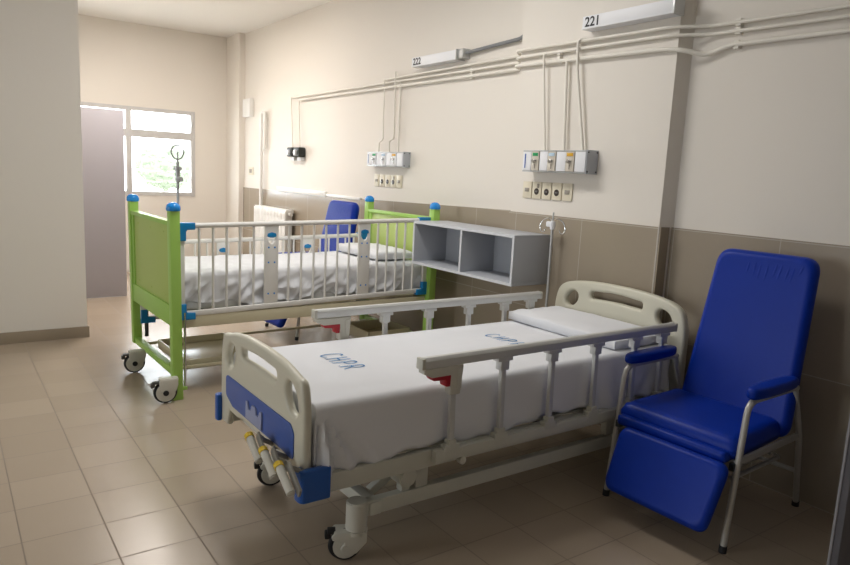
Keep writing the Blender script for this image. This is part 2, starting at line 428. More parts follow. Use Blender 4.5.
b = MB(); b.plate(rpoly([(fxc-0.355, 0.578), (fxc-0.355, 0.485), (fxc-0.27, 0.452), (fxc+0.25, 0.452), (fxc+0.36, 0.445), (fxc+0.36, 0.55), (fxc+0.33, 0.578)], 0.025), [], 0.006, 0.002, T(0, 1.000, 0) @ XZ)
bp('color_panel', b, M['panelblue'], foot, 'muted blue panel')
b = MB()
b.plate(rpoly([(-0.085, -0.035), (0.085, -0.035), (0.085, 0.04), (0.068, 0.04), (0.052, 0.012), (0.03, 0.012), (0.018, 0.04), (-0.018, 0.04), (-0.03, 0.012), (-0.052, 0.012), (-0.068, 0.04), (-0.085, 0.04)], 0.004, 3), [], 0.010, 0.003, T(fxc-0.01, 0.994, 0.497) @ XZ)
bp('card_holder', b, M['plaque'], foot, 'grey lilac plastic clip')
# headboard
hxc, hhw = -2.525, 0.475
hout = board_outline(hxc, hhw, 0.915, 0.79, 0.40, [])
hh = [slot(hxc, hxc-0.19, hxc+0.19, 0.838, 0.05, 0.012), eye(hxc-0.335, -1, 0.735, 0.835, 0.05, -0.03), eye(hxc+0.335, 1, 0.735, 0.835, 0.05, -0.03)]
b = MB(); b.plate(hout, hh, 0.05, 0.016, T(0, 3.205, 0) @ XZ); bp('headboard', b, M['beige'])
# blue corner bumpers on the footboard
for s in (1, -1):
    b = MB(); cx = fxc+s*fhw; ov = 0.034 if s > 0 else 0.024
    pts = [(cx-s*0.022, 1.001), (cx-s*0.022, 0.978), (cx+s*ov, 0.978), (cx+s*ov, 1.10), (cx+s*0.004, 1.10), (cx+s*0.004, 1.001)]; rad_ = [0.002, 0.012, 0.035, 0.01, 0.003, 0.003]
    if s < 0: pts = pts[::-1]; rad_ = rad_[::-1]
    out = rpoly(pts, rad_)
    b.plate(out, [], 0.122, 0.006, T(0, 0, 0.386 if s > 0 else 0.402))
    for k in range(3): b.box((cx+s*(ov-0.006)-0.004, 1.01, 0.352+k*0.03), (cx+s*(ov-0.006)+0.005, 1.09, 0.355+k*0.03), 0.001)
    bp('corner_bumper', b, M['blue'])
# frames
XN, XF = -2.09, -2.93
b = MB()
for x in (XN, XF): b.box((x-0.018, 1.038, 0.335), (x+0.018, 3.185, 0.405), 0.004)
for y in (1.095, 1.7, 2.35, 3.17): b.box((XF, y-0.02, 0.342), (XN, y+0.02, 0.398), 0.003)
for y in (1.3, 1.95, 2.6): b.box((XF+0.02, y, 0.405), (XN-0.02, y+0.55, 0.415), 0.002)
bp('mattress_frame', b, M['frame'])
b = MB()
for x in (XN-0.03, XF+0.03): b.box((x-0.02, 1.285, 0.178), (x+0.02, 2.98, 0.238), 0.004)
for y in (1.32, 2.95): b.box((XF, y-0.025, 0.182), (XN, y+0.025, 0.234), 0.004)
bp('base_frame', b, M['frame'])
for ya, yb in ((1.36, 1.62), (2.9, 2.62)):
    b = MB()
    for x in (XN-0.12, XF+0.12): b.beam((x, ya, 0.22), (x, yb, 0.37), 0.03, 0.035)
    b.cyl((XF+0.1, yb, 0.355), (XN-0.1, yb, 0.355), 0.018, 14); bp('lift_arm', b, M['frame'])
for x in (XN-0.04, XF+0.04):
    for y in (1.55, 2.72):
        b = MB(); b.box((x-0.018, y-0.03, 0.236), (x+0.018, y+0.03, 0.337), 0.004); bp('frame_spacer', b, M['frame'])
b = MB(); b.cyl((-2.18, 1.47, 0.30), (-2.09, 1.47, 0.30), 0.042, 22, bev=0.006); b.box((-2.15, 1.45, 0.236), (-2.11, 1.49, 0.27), 0.004)
bp('motor_housing', b, M['frame'])
for x in (-2.33, -2.47, -2.61):
    b = MB(); b.cyl((x, 1.06, 0.375), (x, 1.95, 0.30), 0.012, 10); bp('crank_shaft', b, M['dark'])
# cranks folded under the footboard
for i, (x, z) in enumerate(((-2.387, 0.455), (-2.245, 0.45), (-2.105, 0.447))):
    b = MB(); p = Vector((x-0.01, 0.925, z+0.012)); q = Vector((x+0.112, 0.918, z-0.040))
    arm = MB(); arm.beam(p+Vector((0.028, 0.022, 0.016)), q+Vector((0.022, 0.022, 0.006)), 0.010, 0.036)
    arm.cyl(p+Vector((0.04, 0.022, 0.008)), (p.x+0.04, 1.03, 0.42), 0.009, 10)
    ck = bp('crank_handle', arm, M['crank'])
    b.cyl(p, q, 0.0155, 16, bev=0.004); bp('grip', b, M['castergrey'], ck)
    b = MB(); d = (p-q).normalized(); b.cyl(p-d*0.012, p+d*0.016, 0.018, 16, bev=0.004); bp('grip_tip', b, M['yellow'], ck, 'yellow end of the crank grip')
# casters
def caster(parent, x, y, r, rz, stem_r, stem_z, m_body, hubdark=False, world=True, small=False):
    R = T(x, y, 0) @ Matrix.Rotation(rz, 4, 'Z')
    def add(name, mb, m_, par, lab=None):
        bmesh.ops.transform(mb.bm, matrix=R, verts=mb.bm.verts)
        o = mb.build(name, m_, par, world=world)
        if lab: o['label'] = lab
        return o
    off = -0.02 if not small else -0.012
    b = MB()
    if not small:
        b.cyl((0, 0.042, 0.128), (0, 0.042, stem_z), stem_r, 24, bev=0.004)
        b.cyl((0, 0.042, 0.115), (0, 0.042, 0.130), stem_r+0.002, 24)
    else:
        b.cyl((0, 0.055, 2*r+0.005), (0, 0.055, stem_z), stem_r, 14)
    for sx in (-1, 1): b.cyl((sx*0.016, 0, r), (sx*0.027, 0, r), r*(0.72 if not small else 0.80), 32, bev=0.003)
    if not small:
        hood = rpoly([(0.082, 0.13), (0.082, 0.088), (0.045, 0.045), (0.02, 0.035), (-0.012, 0.045), (-0.02, 0.066), (0.0, 0.09), (-0.02, 0.098), (-0.05, 0.098), (-0.055, 0.115), (-0.04, 0.13)], 0.010, 3)
        for sx in (-1, 1): b.plate(hood, [], 0.012, 0.004, T(sx*0.031, 0, 0) @ YZ)
        b.box((-0.036, -0.045, 0.112), (0.036, 0.08, 0.131), 0.008)
    else:
        hood = rpoly([(0.074, r*1.65), (r*0.85, r*1.1), (r*0.2, r*0.75), (-r*0.5, r*1.2), (-r*0.55, 2*r+0.01), (0.072, 2*r+0.016)], 0.015, 3)
        for sx in (-1, 1): b.plate(hood, [], 0.010, 0.003, T(sx*0.026, 0, 0) @ YZ)
        b.box((-0.028, -r*0.5, 2*r), (0.028, 0.075, 2*r+0.018), 0.004)
    c = add('caster', b, m_body, parent)
    b = MB(); b.torus((0, 0, r), (1, 0, 0), r-0.012, 0.012, 36, 10); b.cyl((-0.012, 0, r), (0.012, 0, r), r-0.012, 36)
    add('wheel', b, M['rubber'], c, 'black rubber wheel')
    b = MB()
    b.cyl((-0.039, 0, r), (0.039, 0, r), r*0.24 if hubdark else r*0.2, 18, bev=0.002)
    add('hub_cap', b, M['rubber'] if hubdark else m_body, c)
    b = MB()
    b.box((-0.02, -r*1.05, r*1.78), (0.02, -r*0.45, r*1.98), 0.005); b.box((-0.016, -r*1.2, r*1.45), (0.016, -r*0.85, r*1.85), 0.005)
    add('brake_pedal', b, M['rubber'] if not small else M['dark'], c)
    return c
caster(bed, -2.14, 1.215, 0.066, math.radians(-25), 0.042, 0.245, M['castergrey'])
caster(bed, -2.87, 1.215, 0.066, math.radians(-15), 0.042, 0.245, M['castergrey'])
caster(bed, -2.14, 2.97, 0.066, math.radians(-10), 0.042, 0.245, M['castergrey'])
caster(bed, -2.87, 2.97, 0.066, math.radians(10), 0.042, 0.245, M['castergrey'])
# folding side rails
def side_rail(x, s, zt, dy=0.0):
    """s=+1 near side, -1 far side"""
    b = MB(); y0, y1 = 1.47, 3.075+2*dy
    b.plate(rpoly([(-0.020, -0.022), (0.020, -0.022), (0.022, 0.010), (0.010, 0.022), (-0.010, 0.022), (-0.022, 0.010)], 0.007, 3), [], y1-y0, 0.002, T(x, (y0+y1)/2, zt-0.022) @ XZ)
    rail = bp('side_rail', b, M['rail'])
    for yc in (y0+0.003, y1-0.003):
        b = MB(); b.box((x-0.022, yc-0.009, zt-0.046), (x+0.022, yc+0.009, zt), 0.006); bp('rail_end_cap', b, M['castergrey'], rail)
    b = MB()
    pr_ = [(1.475, zt-0.044), (1.475, zt-0.062), (1.53, zt-0.088), (1.607, zt-0.088), (1.607, zt-0.165), (1.658, zt-0.165), (1.67, zt-0.044)]
    b.plate(rpoly(pr_, 0.006, 3), [], 0.042, 0.005, T(x, 0, 0) @ YZ)
    b.box((x-0.024, 1.635, zt-0.14), (x+0.024, 1.66, zt-0.06), 0.003)
    hk = bp('latch_bracket', b, M['castergrey'], rail)
    b = MB(); b.plate(rpoly([(1.512, zt-0.080), (1.522, zt-0.094), (1.58, zt-0.098), (1.585, zt-0.126), (1.603, zt-0.126), (1.606, zt-0.080)], 0.003, 2), [], 0.046, 0.003, T(x, 0, 0) @ YZ)
    bp('release_lever', b, M['red'], rail, 'red release lever')
    b = MB(); b.plate([(-0.02, 0.009), (0.02, 0.009), (0, -0.009)], [], 0.0012, 0.0003, T(x+0.0165, 1.60, zt-0.0115) @ Matrix.Rotation(PI/2, 4, 'Z') @ Matrix.Rotation(math.radians(55), 4, 'X'))
    bp('arrow_mark', b, M['red'], rail, 'small red arrow mark')
    posts = [y+dy*(y-1.5) for y in (1.63, 1.895, 2.19, 2.48, 2.765, 2.985)]
    for i, y in enumerate(posts):
        b = MB(); zb = 0.40; lean = 0.008
        pts = rpoly([(-0.016, -0.009), (0.016, -0.009), (0.016, 0.009), (-0.016, 0.009)], 0.006, 3)
        p = Vector((x, y+lean, zb)); q = Vector((x, y, zt-0.045))
        b.beam(p, q, 0.022, 0.026, up=(0, 1, 0), bev=0.006)
        if i: b.box((x-0.018, y-0.024, zt-0.10), (x+0.018, y+0.024, zt-0.055), 0.006); b.box((x-0.020, y-0.04, zt-0.06), (x+0.020, y+0.04, zt-0.042), 0.004)
        bp('rail_post', b, M['rail'], rail)
    b = MB()
    b.box((x-0.014, 1.575, 0.362), (x+0.014, 3.06, 0.408), 0.005)
    for y in posts: b.box((x-0.017, y-0.03, 0.395), (x+0.017, y+0.045, 0.428), 0.006); b.box((x-0.016, y-0.012, 0.42), (x+0.016, y+0.028, 0.448), 0.005)
    b.box((x-0.017, 1.555, 0.358), (x+0.017, 1.605, 0.412), 0.006)
    bp('lower_bar', b, M['frame'], rail)
    b = MB(); b.cyl((x-0.012, 1.70, 0.345), (x+0.016, 1.70, 0.345), 0.017, 18, bev=0.003); b.cyl((x-0.014, 1.70, 0.345), (x+0.019, 1.70, 0.345), 0.007, 12)
    bp('lock_knob', b, M['castergrey'], rail)
side_rail(-2.05, 1, 0.805); side_rail(-2.97, -1, 0.817, -0.03)

# mattress, sheet, pillow
b = MB(); b.box((-2.89, 1.09, 0.417), (-2.135, 3.165, 0.645), 0.03, 3)
tag(b.build('mattress', M['mattress']), 'blue vinyl mattress under the white sheet of the large foreground bed', 'mattress')
def nz(x, y, z, s): return noise.noise(Vector((x*s, y*s, z*s)))
def make_sheet():
    b = MB(); NY = 130; bm = b.bm
    y0, y1 = 1.058, 3.135
    def prof(y):
        # cross-section from the near hem over the top to the far hem
        hem = 0.412+0.012*math.sin(y*9)+0.008*math.sin(y*31+1)+0.02*max(0, min(1, (y-1.8)/0.8))
        hem -= 0.075*math.exp(-((y-2.66)/0.07)**2)
        if y > 2.72: hem -= 0.02*min(1, (y-2.72)/0.1)
        zt = 0.668; xn, xf = -2.088, -2.935; rad = 0.035; pts = []
        for k in range(14):
            t = k/13; pts.append((xn, hem+(zt-rad-hem)*t, 'n', t))
        for k in range(1, 7):
            a = PI/2*k/6; pts.append((xn-rad+rad*math.cos(a), zt-rad+rad*math.sin(a), 'c', a))
        for k in range(1, 40):
            t = k/40; pts.append((xn-rad+(xf-xn+2*rad)*t, zt, 't', t))
        for k in range(7):
            a = PI/2*k/6; pts.append((xf+rad-rad*math.sin(a), zt-rad+rad*math.cos(a), 'c2', a))
        for k in range(1, 10):
            t = k/9; pts.append((xf, zt-rad-(zt-rad-hem)*t, 'f', t))
        return pts
    rows = []
    ys = [y0+(y1-y0)*(i/NY) for i in range(NY+1)]
    for i, y in enumerate(ys):
        row = []
        for (x, z, k, t) in prof(y):
            p = Vector((x, y, z))
            if k == 't': p.z += 0.005*nz(x, y, 0, 2.5)+0.0015*nz(x, y, 3, 9)+0.0012*math.sin(x*60+y*4)*max(0, nz(x, y, 5, 3))
            if k in ('n', 'c'):
                tt = t if k == 'n' else 1
                fall = 1-tt if k == 'n' else 0
                p.x += 0.006*nz(0, y, z, 5)+0.010*fall*nz(0, y, 2, 7)
                # gathered folds at the foot corner, fanning from the top corner
                ang = (y-y0-0.01)/(0.06+0.30*fall); e = math.exp(-(ang/0.55)**2) if k == 'n' else 0
                p.x += 0.028*e*(math.sin(ang*22)+0.25)*min(1, fall*3)
                # loose flap towards the head end
                g = math.exp(-((y-2.72)/0.16)**2)*fall
                p.x += 0.018*g+0.018*g*math.sin(y*45+z*18)
                if y > 2.8: p.x += 0.012*fall*math.sin(y*38-z*25)
            row.append(bm.verts.new(p))
        rows.append(row)
    for A, B in zip(rows, rows[1:]):
        for k in range(len(A)-1): bm.faces.new((A[k], A[k+1], B[k+1], B[k]))
    # foot end: rounded over and hanging down
    prev = rows[0]; N = len(prev)
    base = [v.co.copy() for v in prev]
    for j in range(1, 12):
        t = j/11; row = []
        for k, c in enumerate(base):
            a = min(1, t*3)*PI/2
            dy = -0.006*math.sin(a); zt = c.z
            zz = zt-0.004*(1-math.cos(a)) if t < 0.34 else zt-0.004-(zt-0.44)*(t-0.33)/0.67
            zz = min(zz, c.z)
            row.append(bm.verts.new((c.x, c.y+dy, zz)))
        for k in range(N-1): bm.faces.new((prev[k+1], prev[k], row[k], row[k+1]))
        prev = row
    # thickness
    bmesh.ops.recalc_face_normals(bm, faces=bm.faces)
    o = b.build('bed_sheet', M['sheet'], smooth=60)
    s = o.modifiers.new('thick', 'SOLIDIFY'); s.thickness = 0.004; s.offset = -1
    return o
sheet = tag(make_sheet(), 'smooth white sheet with blue marker letters, draped over the large foreground bed', 'sheet')
LET = {'C': [[(0.78, 0.86), (0.55, 1.0), (0.2, 0.92), (0.0, 0.6), (0.03, 0.25), (0.25, 0.02), (0.6, 0.05), (0.8, 0.2)]],
       'H': [[(0.1, 1), (0.0, 0)], [(0.75, 1.0), (0.7, 0)], [(0.05, 0.5), (0.72, 0.52)]],
       'P': [[(0.08, 1), (0.0, 0)], [(0.05, 0.97), (0.5, 1.0), (0.75, 0.78), (0.55, 0.52), (0.04, 0.48)]],
       'R': [[(0.08, 1), (0.0, 0)], [(0.05, 0.97), (0.5, 1.0), (0.75, 0.78), (0.55, 0.52), (0.04, 0.48)], [(0.35, 0.5), (0.8, 0.0)]],
       '.': [[(0.0, 0.02), (0.08, 0.05)]]}
def lettering(x, y, h, wd, txt='C.H.P.R'):
    b = MB(); cx = x
    for ch in txt:
        for st in LET[ch]:
            pts = spline([(cx+u*wd*0.9, y+v*h, 0.6715) for u, v in st], 4) if len(st) > 2 else [(cx+u*wd*0.9, y+v*h, 0.6715) for u, v in st]
            n = len(pts); ring = []
            for i, p in enumerate(pts):
                p = Vector(p); d = Vector(pts[min(i+1, n-1)])-Vector(pts[max(i-1, 0)]); d.normalize(); q = Vector((-d.y, d.x, 0))*0.0036
                z = 0.668+0.005*nz(p.x, p.y, 0, 2.5)+0.0015*nz(p.x, p.y, 3, 9)+0.0025
                ring.append((b.bm.verts.new((p.x+q.x, p.y+q.y, z)), b.bm.verts.new((p.x-q.x, p.y-q.y, z))))
            for A, B in zip(ring, ring[1:]): b.bm.faces.new((A[0], B[0], B[1], A[1]))
        cx += wd*(0.30 if ch == '.' else 0.98)
    o = b.build('marker_lettering', M['ink'], None)
    w_ = o.location.copy(); o.parent = sheet; o.location = w_-sheet.location
    o['label'] = 'blue hand-drawn marker letters'
lettering(-2.672, 1.352, 0.105, 0.052); lettering(-2.675, 2.325, 0.085, 0.053)
def cushion(name, x0, x1, y0, y1, z0, h, m_, nx=26, ny=18, e=0.28, wr=0.006, seed=0, rot=0):
    b = MB(); bm = b.bm; cx, cy = (x0+x1)/2, (y0+y1)/2; hx, hy = (x1-x0)/2, (y1-y0)/2
    def pt(u, v, s):
        q = (1-abs(u)**6)*(1-abs(v)**6); t = 0.42+0.58*q**0.45
        wob = wr*nz(u*3+seed, v*3, s*2, 1.6)
        z = z0+h*0.5+s*h*0.5*t+(wob if s > 0 else 0)
        if s < 0: z = z0+0.10*h*(1-t)
        x = cx+u*hx*(1-0.025*v**4+0.02*nz(v*3, seed, 0, 1)); y = cy+v*hy*(1-0.04*u**4+0.03*nz(u*3, seed+4, 0, 1))
        return Vector((x, y, z))
    U = [-math.cos(PI*i/nx) for i in range(nx+1)]; V = [-math.cos(PI*j/ny) for j in range(ny+1)]
    top = [[bm.verts.new(pt(u, v, 1)) for v in V] for u in U]
    bt = [[bm.verts.new(pt(u, v, -1)) for v in V] for u in U]
    for i in range(nx):
        for j in range(ny):
            bm.faces.new((top[i][j], top[i+1][j], top[i+1][j+1], top[i][j+1])); bm.faces.new((bt[i][j], bt[i][j+1], bt[i+1][j+1], bt[i+1][j]))
    ring = [(i, 0) for i in range(nx)]+[(nx, j) for j in range(ny)]+[(i, ny) for i in range(nx, 0, -1)]+[(0, j) for j in range(ny, 0, -1)]
    for (a, c), (d, e_) in zip(ring, ring[1:]+ring[:1]): bm.faces.new((top[a][c], bt[a][c], bt[d][e_], top[d][e_]))
    return b
b = cushion('pillow', -2.94, -2.13, 2.72, 3.15, 0.673, 0.062, M['sheet'], wr=0.008)
tag(b.build('pillow', M['sheet'], smooth=80), 'flat white pillow at the head of the large foreground bed, against its cream headboard', 'pillow')

# ------------------------------------------------------------------ recliner chairs
def make_chair():
    root = empty('recliner_chair', (-1.697, 2.9, 0), 'royal blue vinyl recliner with grey tube legs, standing beside the large bed headboard', 'chair', 'blue recliners by the beds', rz=math.radians(2.0))
    def cp(name, mb, m_, par=root, lab=None, smooth=50):
        o = mb.build(name, m_, par, smooth=smooth)
        if lab: o['label'] = lab
        return o
    def pad(mb, w0, w1, L, th, r, mt, wr=0.0, n=26, crease=0):
        """padded slab: outline w0 wide at the bottom and w1 at the top, L long, in local x/y, thickness along z"""
        out = rpoly([(-w0/2, 0), (w0/2, 0), (w1/2, L), (-w1/2, L)], r, 7)
        t = bmesh.new()
        rings = []
        prof = [(0.0, -0.5), (0.35, -0.5), (0.75, -0.40), (1.0, -0.1), (1.0, 0.1), (0.75, 0.40), (0.35, 0.5), (0.0, 0.5)]
        ins = th*0.55; c = Vector((0, L/2))
        def inset(o, d):
            res = []
            for (x, y) in o:
                hw = max(1e-6, max(abs(x), 1e-6)); 
                fx = 1-d/(max(w0, w1)/2); fy = 1-d/(L/2)
                res.append((x*fx, c.y+(y-c.y)*fy))
            return res
        for a, z in prof:
            o = inset(out, ins*(1-a))
            rings.append([t.verts.new((x, y, z*th)) for x, y in o])
        N = len(out)
        for A, B in zip(rings, rings[1:]):
            for k in range(N): t.faces.new((A[k], A[(k+1) % N], B[(k+1) % N], B[k]))
        t.faces.new(rings[0][::-1]); t.faces.new(rings[-1])
        mb.merge(t, mt)
        return mb
    # backrest: leans back; local z of pad faces -Y (front)
    b = MB(); lean = math.atan2(0.17, 0.82)
    B_ = T(0.040, 0.13, 0.40) @ Matrix.Rotation(-lean, 4, 'X') @ Matrix.Rotation(PI/2, 4, 'X')
    pad(b, 0.545, 0.475, 0.83, 0.075, 0.075, B_)
    back = cp('backrest', b, M['vinyl'])
    b = MB()
    rnd = random.Random(3)
    for k in range(9):
        x = -0.06+0.030*k+rnd.uniform(-0.006, 0.006); l = rnd.uniform(0.08, 0.16)
        b.tube([B_ @ Vector(c) for c in spline([(x, 0.815, 0.022), (x+rnd.uniform(-.004, .004), 0.80-l*0.3, 0.0285), (x-0.006, 0.80-l*0.7, 0.0275), (x-0.012, 0.80-l, 0.024)], 4)], 0.0105, 12)
    cp('gathered_seam', b, M['vinyl'], back)
    # seat
    b = MB(); pad(b, 0.58, 0.555, 0.46, 0.105, 0.035, T(0.003, -0.30, 0.428) @ Matrix.Rotation(math.radians(1.5), 4, 'X')); cp('seat', b, M['vinyl'])
    b = MB(); b.box((-0.27, -0.335, 0.378), (0.27, -0.275, 0.428), 0.02, 3); cp('front_roll', b, M['vinyl'])
    # leg rest hanging down in front
    b = MB(); ln = math.atan2(0.13, 0.29)
    pad(b, 0.50, 0.525, 0.30, 0.06, 0.05, T(0.043, -0.465, 0.118) @ Matrix.Rotation(-ln, 4, 'X') @ Matrix.Rotation(PI/2, 4, 'X'), 0)
    cp('leg_rest', b, M['vinyl'])
    # steel tube frame: front leg, arm and rear leg of each side in one bent tube
    for s in (1, -1):
        x = s*0.30
        b = MB()
        b.tube(bend([(x, -0.315, 0.012), (x, -0.252, 0.645), (x, 0.17, 0.642)], 0.06, 6), 0.0135, 12)
        leg = cp('front_leg', b, M['tube'])
        b = MB(); b.cyl((x, -0.316, 0.0), (x, -0.314, 0.03), 0.0165, 14); cp('foot_cap', b, M['rubber'], leg)
        b = MB(); b.tube(bend([(x, 0.155, 0.64), (x, 0.265, 0.40), (s*0.27, 0.405, 0.012)], 0.05, 5), 0.0135, 12)
        leg = cp('rear_leg', b, M['tube'])
        b = MB(); b.cyl((s*0.2695, 0.4085, 0.0), (s*0.2725, 0.3985, 0.028), 0.0165, 14); cp('foot_cap', b, M['rubber'], leg)
        b = MB()
        out = [(x+0.040*math.cos(a)*(1+0.0*math.sin(a)), -0.035+0.225*math.sin(a)) for a in [2*PI*k/40 for k in range(40)]]
        sup = [(x+math.copysign(abs(math.cos(a))**0.6, math.cos(a))*0.038, -0.055+math.copysign(abs(math.sin(a))**0.7, math.sin(a))*0.195) for a in [2*PI*k/40 for k in range(40)]]
        b.plate(sup, [], 0.048, 0.016, T(0, 0, 0.677)); cp('armrest', b, M['vinyl'])
        b = MB(); b.beam((x, -0.275, 0.392), (x, 0.25, 0.40), 0.012, 0.032); cp('side_bar', b, M['tube'])
        b = MB(); b.tube([(x, -0.285, 0.30), (x*0.9, -0.26, 0.302), (x*0.9, 0.15, 0.305), (x*0.82, 0.17, 0.305)], 0.010, 8); cp('lower_bar', b, M['tube'])
    for (xa, y, z, r_) in ((0.285, 0.335, 0.20, 0.011), (0.30, -0.27, 0.385, 0.010), (0.225, 0.17, 0.305, 0.010)):
        b = MB(); b.tube([(-xa, y, z), (xa, y, z)], r_, 10); cp('cross_bar', b, M['tube'])
    for s in (1, -1):
        b = MB(); b.tube([(s*0.10, 0.16, 0.40), (s*0.10, 0.18, 0.20), (s*0.10, 0.33, 0.20)], 0.009, 8); cp('brace', b, M['tube'])
    for s in (1, -1):
        b = MB(); b.box((s*0.285-0.012, -0.30, 0.35), (s*0.285+0.012, -0.27, 0.385), 0.004); cp('hinge', b, M['black'])
    return root
chair = make_chair()
far = copy_tree(chair); far.location = (-5.70, 2.80, 0); far.rotation_euler = (0, 0, math.radians(3))
far['label'] = 'blue recliner against the wall behind the green crib, mostly hidden by its rails'

# ------------------------------------------------------------------ lime green crib bed
crib = empty('crib_bed', (-4.78, 1.14, 0), 'lime green child bed with white barred side rails and round blue post caps', 'crib', rz=math.radians(1.3))
CW, CL = 0.487, 2.02          # half width, post-to-post length
def cb(name, mb, m_, par=crib, lab=None, smooth=40):
    o = mb.build(name, m_, par, smooth=smooth)
    if lab: o['label'] = lab
    return o
def bed_end(y, sgn, nm):
    """end board between two posts; sgn=-1 foot, +1 head"""
    dz = 0.03 if sgn > 0 else 0.0
    def lean(mb):
        for v in mb.bm.verts: v.co.y += (0.022-0.012*v.co.z) if sgn < 0 else 0.012*v.co.z-0.01
        return mb
    b = MB(); b.box((-CW+0.03, y-0.011, 0.60), (CW-0.03, y+0.011, 1.115+dz), 0.003)
    board = cb(nm, lean(b), M['greenpanel'])
    b = MB(); b.box((-CW+0.028, y-0.027, 1.11+dz), (CW-0.028, y+0.027, 1.138+dz), 0.004)
    b.box((-CW+0.028, y-0.025, 0.475), (CW-0.028, y+0.025, 0.605), 0.004)
    for s in (-1, 1): b.box((s*(CW-0.05)-0.022, y-0.02, 0.605), (s*(CW-0.05)+0.022, y+0.02, 1.112+dz), 0.003)
    cb('board_frame', lean(b), M['green'], board)
    b = MB()
    for x in (-0.31, 0.31, 0.0):
        for z in (0.65, 1.06): b.cyl((x, y-0.014, z), (x, y+0.014, z), 0.006, 10)
    cb('screws', lean(b), M['greenpanel'], board)
    b = MB(); b.box((-CW+0.02, y-0.022, 0.150), (CW-0.02, y+0.022, 0.195), 0.004); cb('lower_crossbar', lean(b), M['green'])
    for s in (-1, 1):
        b = MB(); zb = 0.0 if (s > 0 and sgn < 0) else 0.15
        b.box((s*CW-0.031, y-0.031, zb), (s*CW+0.031, y+0.031, 1.205+dz), 0.006)
        post = cb('post', lean(b), M['green'])
        b = MB(); R_ = 0.043
        b.lathe([(0.0, 0.0), (R_*0.9, 0.0), (R_, 0.006), (R_, 0.018)]+[(R_*math.cos(a), 0.018+0.036*math.sin(a)) for a in [PI/2*k/7 for k in range(1, 7)]]+[(0, 0.054)], (s*CW, y, 1.203+dz), 28)
        cb('post_cap', lean(b), M['knob'], post, 'round blue post cap')
bed_end(0.0, -1, 'footboard'); bed_end(CL, 1, 'headboard')
# side rails
def crib_rail(s, drop=0.0):
    x = s*(CW-0.03); y0, y1 = 0.075, CL-0.06; zt0, zt1 = 1.108-drop, 1.145-drop; zb0, zb1 = 0.545-drop, 0.585-drop
    Y = lambda t: y0+(y1-y0)*t
    zt = lambda y: zt0+(zt1-zt0)*(y-y0)/(y1-y0); zb = lambda y: zb0+(zb1-zb0)*(y-y0)/(y1-y0)
    b = MB(); b.tube([(x, y0, zt(y0)), (x, y1, zt(y1))], 0.017, 14); rail = cb('side_rail', b, M['white'])
    b = MB(); b.beam((x, y0, zb(y0)), (x, y1, zb(y1)), 0.026, 0.036, bev=0.008); cb('bottom_rail', b, M['white'], rail)
    for yy in (y0-0.015, y1+0.012):
        b = MB(); b.box((x-0.012, yy-0.022, zb(yy)), (x+0.012, yy+0.022, zt(yy)), 0.005); cb('end_bar', b, M['white'], rail)
    ys = [0.175, 0.265, 0.355, 0.445, 0.54]+[0.795+0.0955*k for k in range(6)]+[1.52, 1.605, 1.69, 1.77, 1.855]
    for y in ys:
        b = MB(); b.tube([(x, y, zb(y)), (x, y, zt(y))], 0.0085, 10); cb('bar', b, M['white'], rail)
    for y in (0.665, 1.40):
        b = MB(); hw = 0.05
        z0, z1 = zb(y), zt(y)-0.01; zc = z1-0.085
        out = [(y-hw, z0), (y+hw, z0), (y+hw, z1), (y-hw, z1)]
        hole = [(y-0.030, zc+0.012), (y-0.030, zc-0.01), (y-0.016, zc-0.036), (y, zc-0.042), (y+0.016, zc-0.036), (y+0.030, zc-0.01), (y+0.030, zc+0.012), (y+0.012, zc+0.002), (y-0.012, zc+0.002)]
        b.plate(out, [hole], 0.016, 0.003, T(x, 0, 0) @ YZ)
        sl = cb('slat', b, M['white'], rail)
        b = MB()
        cap = [(y-0.034, zc+0.010), (y-0.012, zc+0.001), (y+0.012, zc+0.001), (y+0.034, zc+0.010), (y+0.030, zc+0.030), (y, zc+0.038), (y-0.030, zc+0.030)]
        b.plate(rpoly(cap, 0.006, 3), [], 0.022, 0.002, T(x, 0, 0) @ YZ)
        cb('emblem', b, M['cyan'], sl, 'blue bonnet-shaped emblem')
        b = MB()
        for zz in (zc-0.065, z0+0.30, z0+0.085):
            for dy in (-0.022, 0.022): b.cyl((x-0.0095, y+dy, zz), (x+0.0095, y+dy, zz), 0.006, 10)
        cb('rivets', b, M['knob'], sl, 'small blue rivets')
    # blue L-shaped corner brackets
    for (yy, sg) in ((y0-0.035, 1), (y1+0.035, -1)):
        for top in (1, 0):
            z = zt(yy) if top else zb(yy)
            L_ = 0.105
            if top: pts = [(0, 0.022), (L_, 0.022), (L_, -0.022), (0.055, -0.024), (0.048, -0.034), (0.048, -0.092), (0, -0.092)]
            else: pts = [(0, -0.035), (L_, -0.035), (L_, 0.008), (0.055, 0.012), (0.048, 0.022), (0.048, 0.068), (0, 0.068)]
            pts = [(yy+sg*u, z+v) for u, v in pts]
            if sg < 0: pts = pts[::-1]
            b = MB(); b.plate(rpoly(pts, 0.004, 3), [], 0.042, 0.005, T(x+s*0.004, 0, 0) @ YZ)
            cb('corner_bracket', b, M['cyan'], rail, 'blue plastic corner bracket')
    return rail
crib_rail(1); crib_rail(-1, 0.21)
b = MB()
for s in (-1, 1): b.box((s*(CW-0.04)-0.018, 0.03, 0.455), (s*(CW-0.04)+0.018, CL-0.03, 0.535), 0.004)
for y in (0.05, 0.7, 1.3, CL-0.05): b.box((-CW+0.05, y-0.02, 0.46), (CW-0.05, y+0.02, 0.52), 0.003)
cb('bed_frame', b, M['tray'])
b = MB(); b.box((-CW+0.07, 0.085, 0.535), (CW-0.07, CL-0.06, 0.55), 0.003); cb('base_board', b, M['tray'])
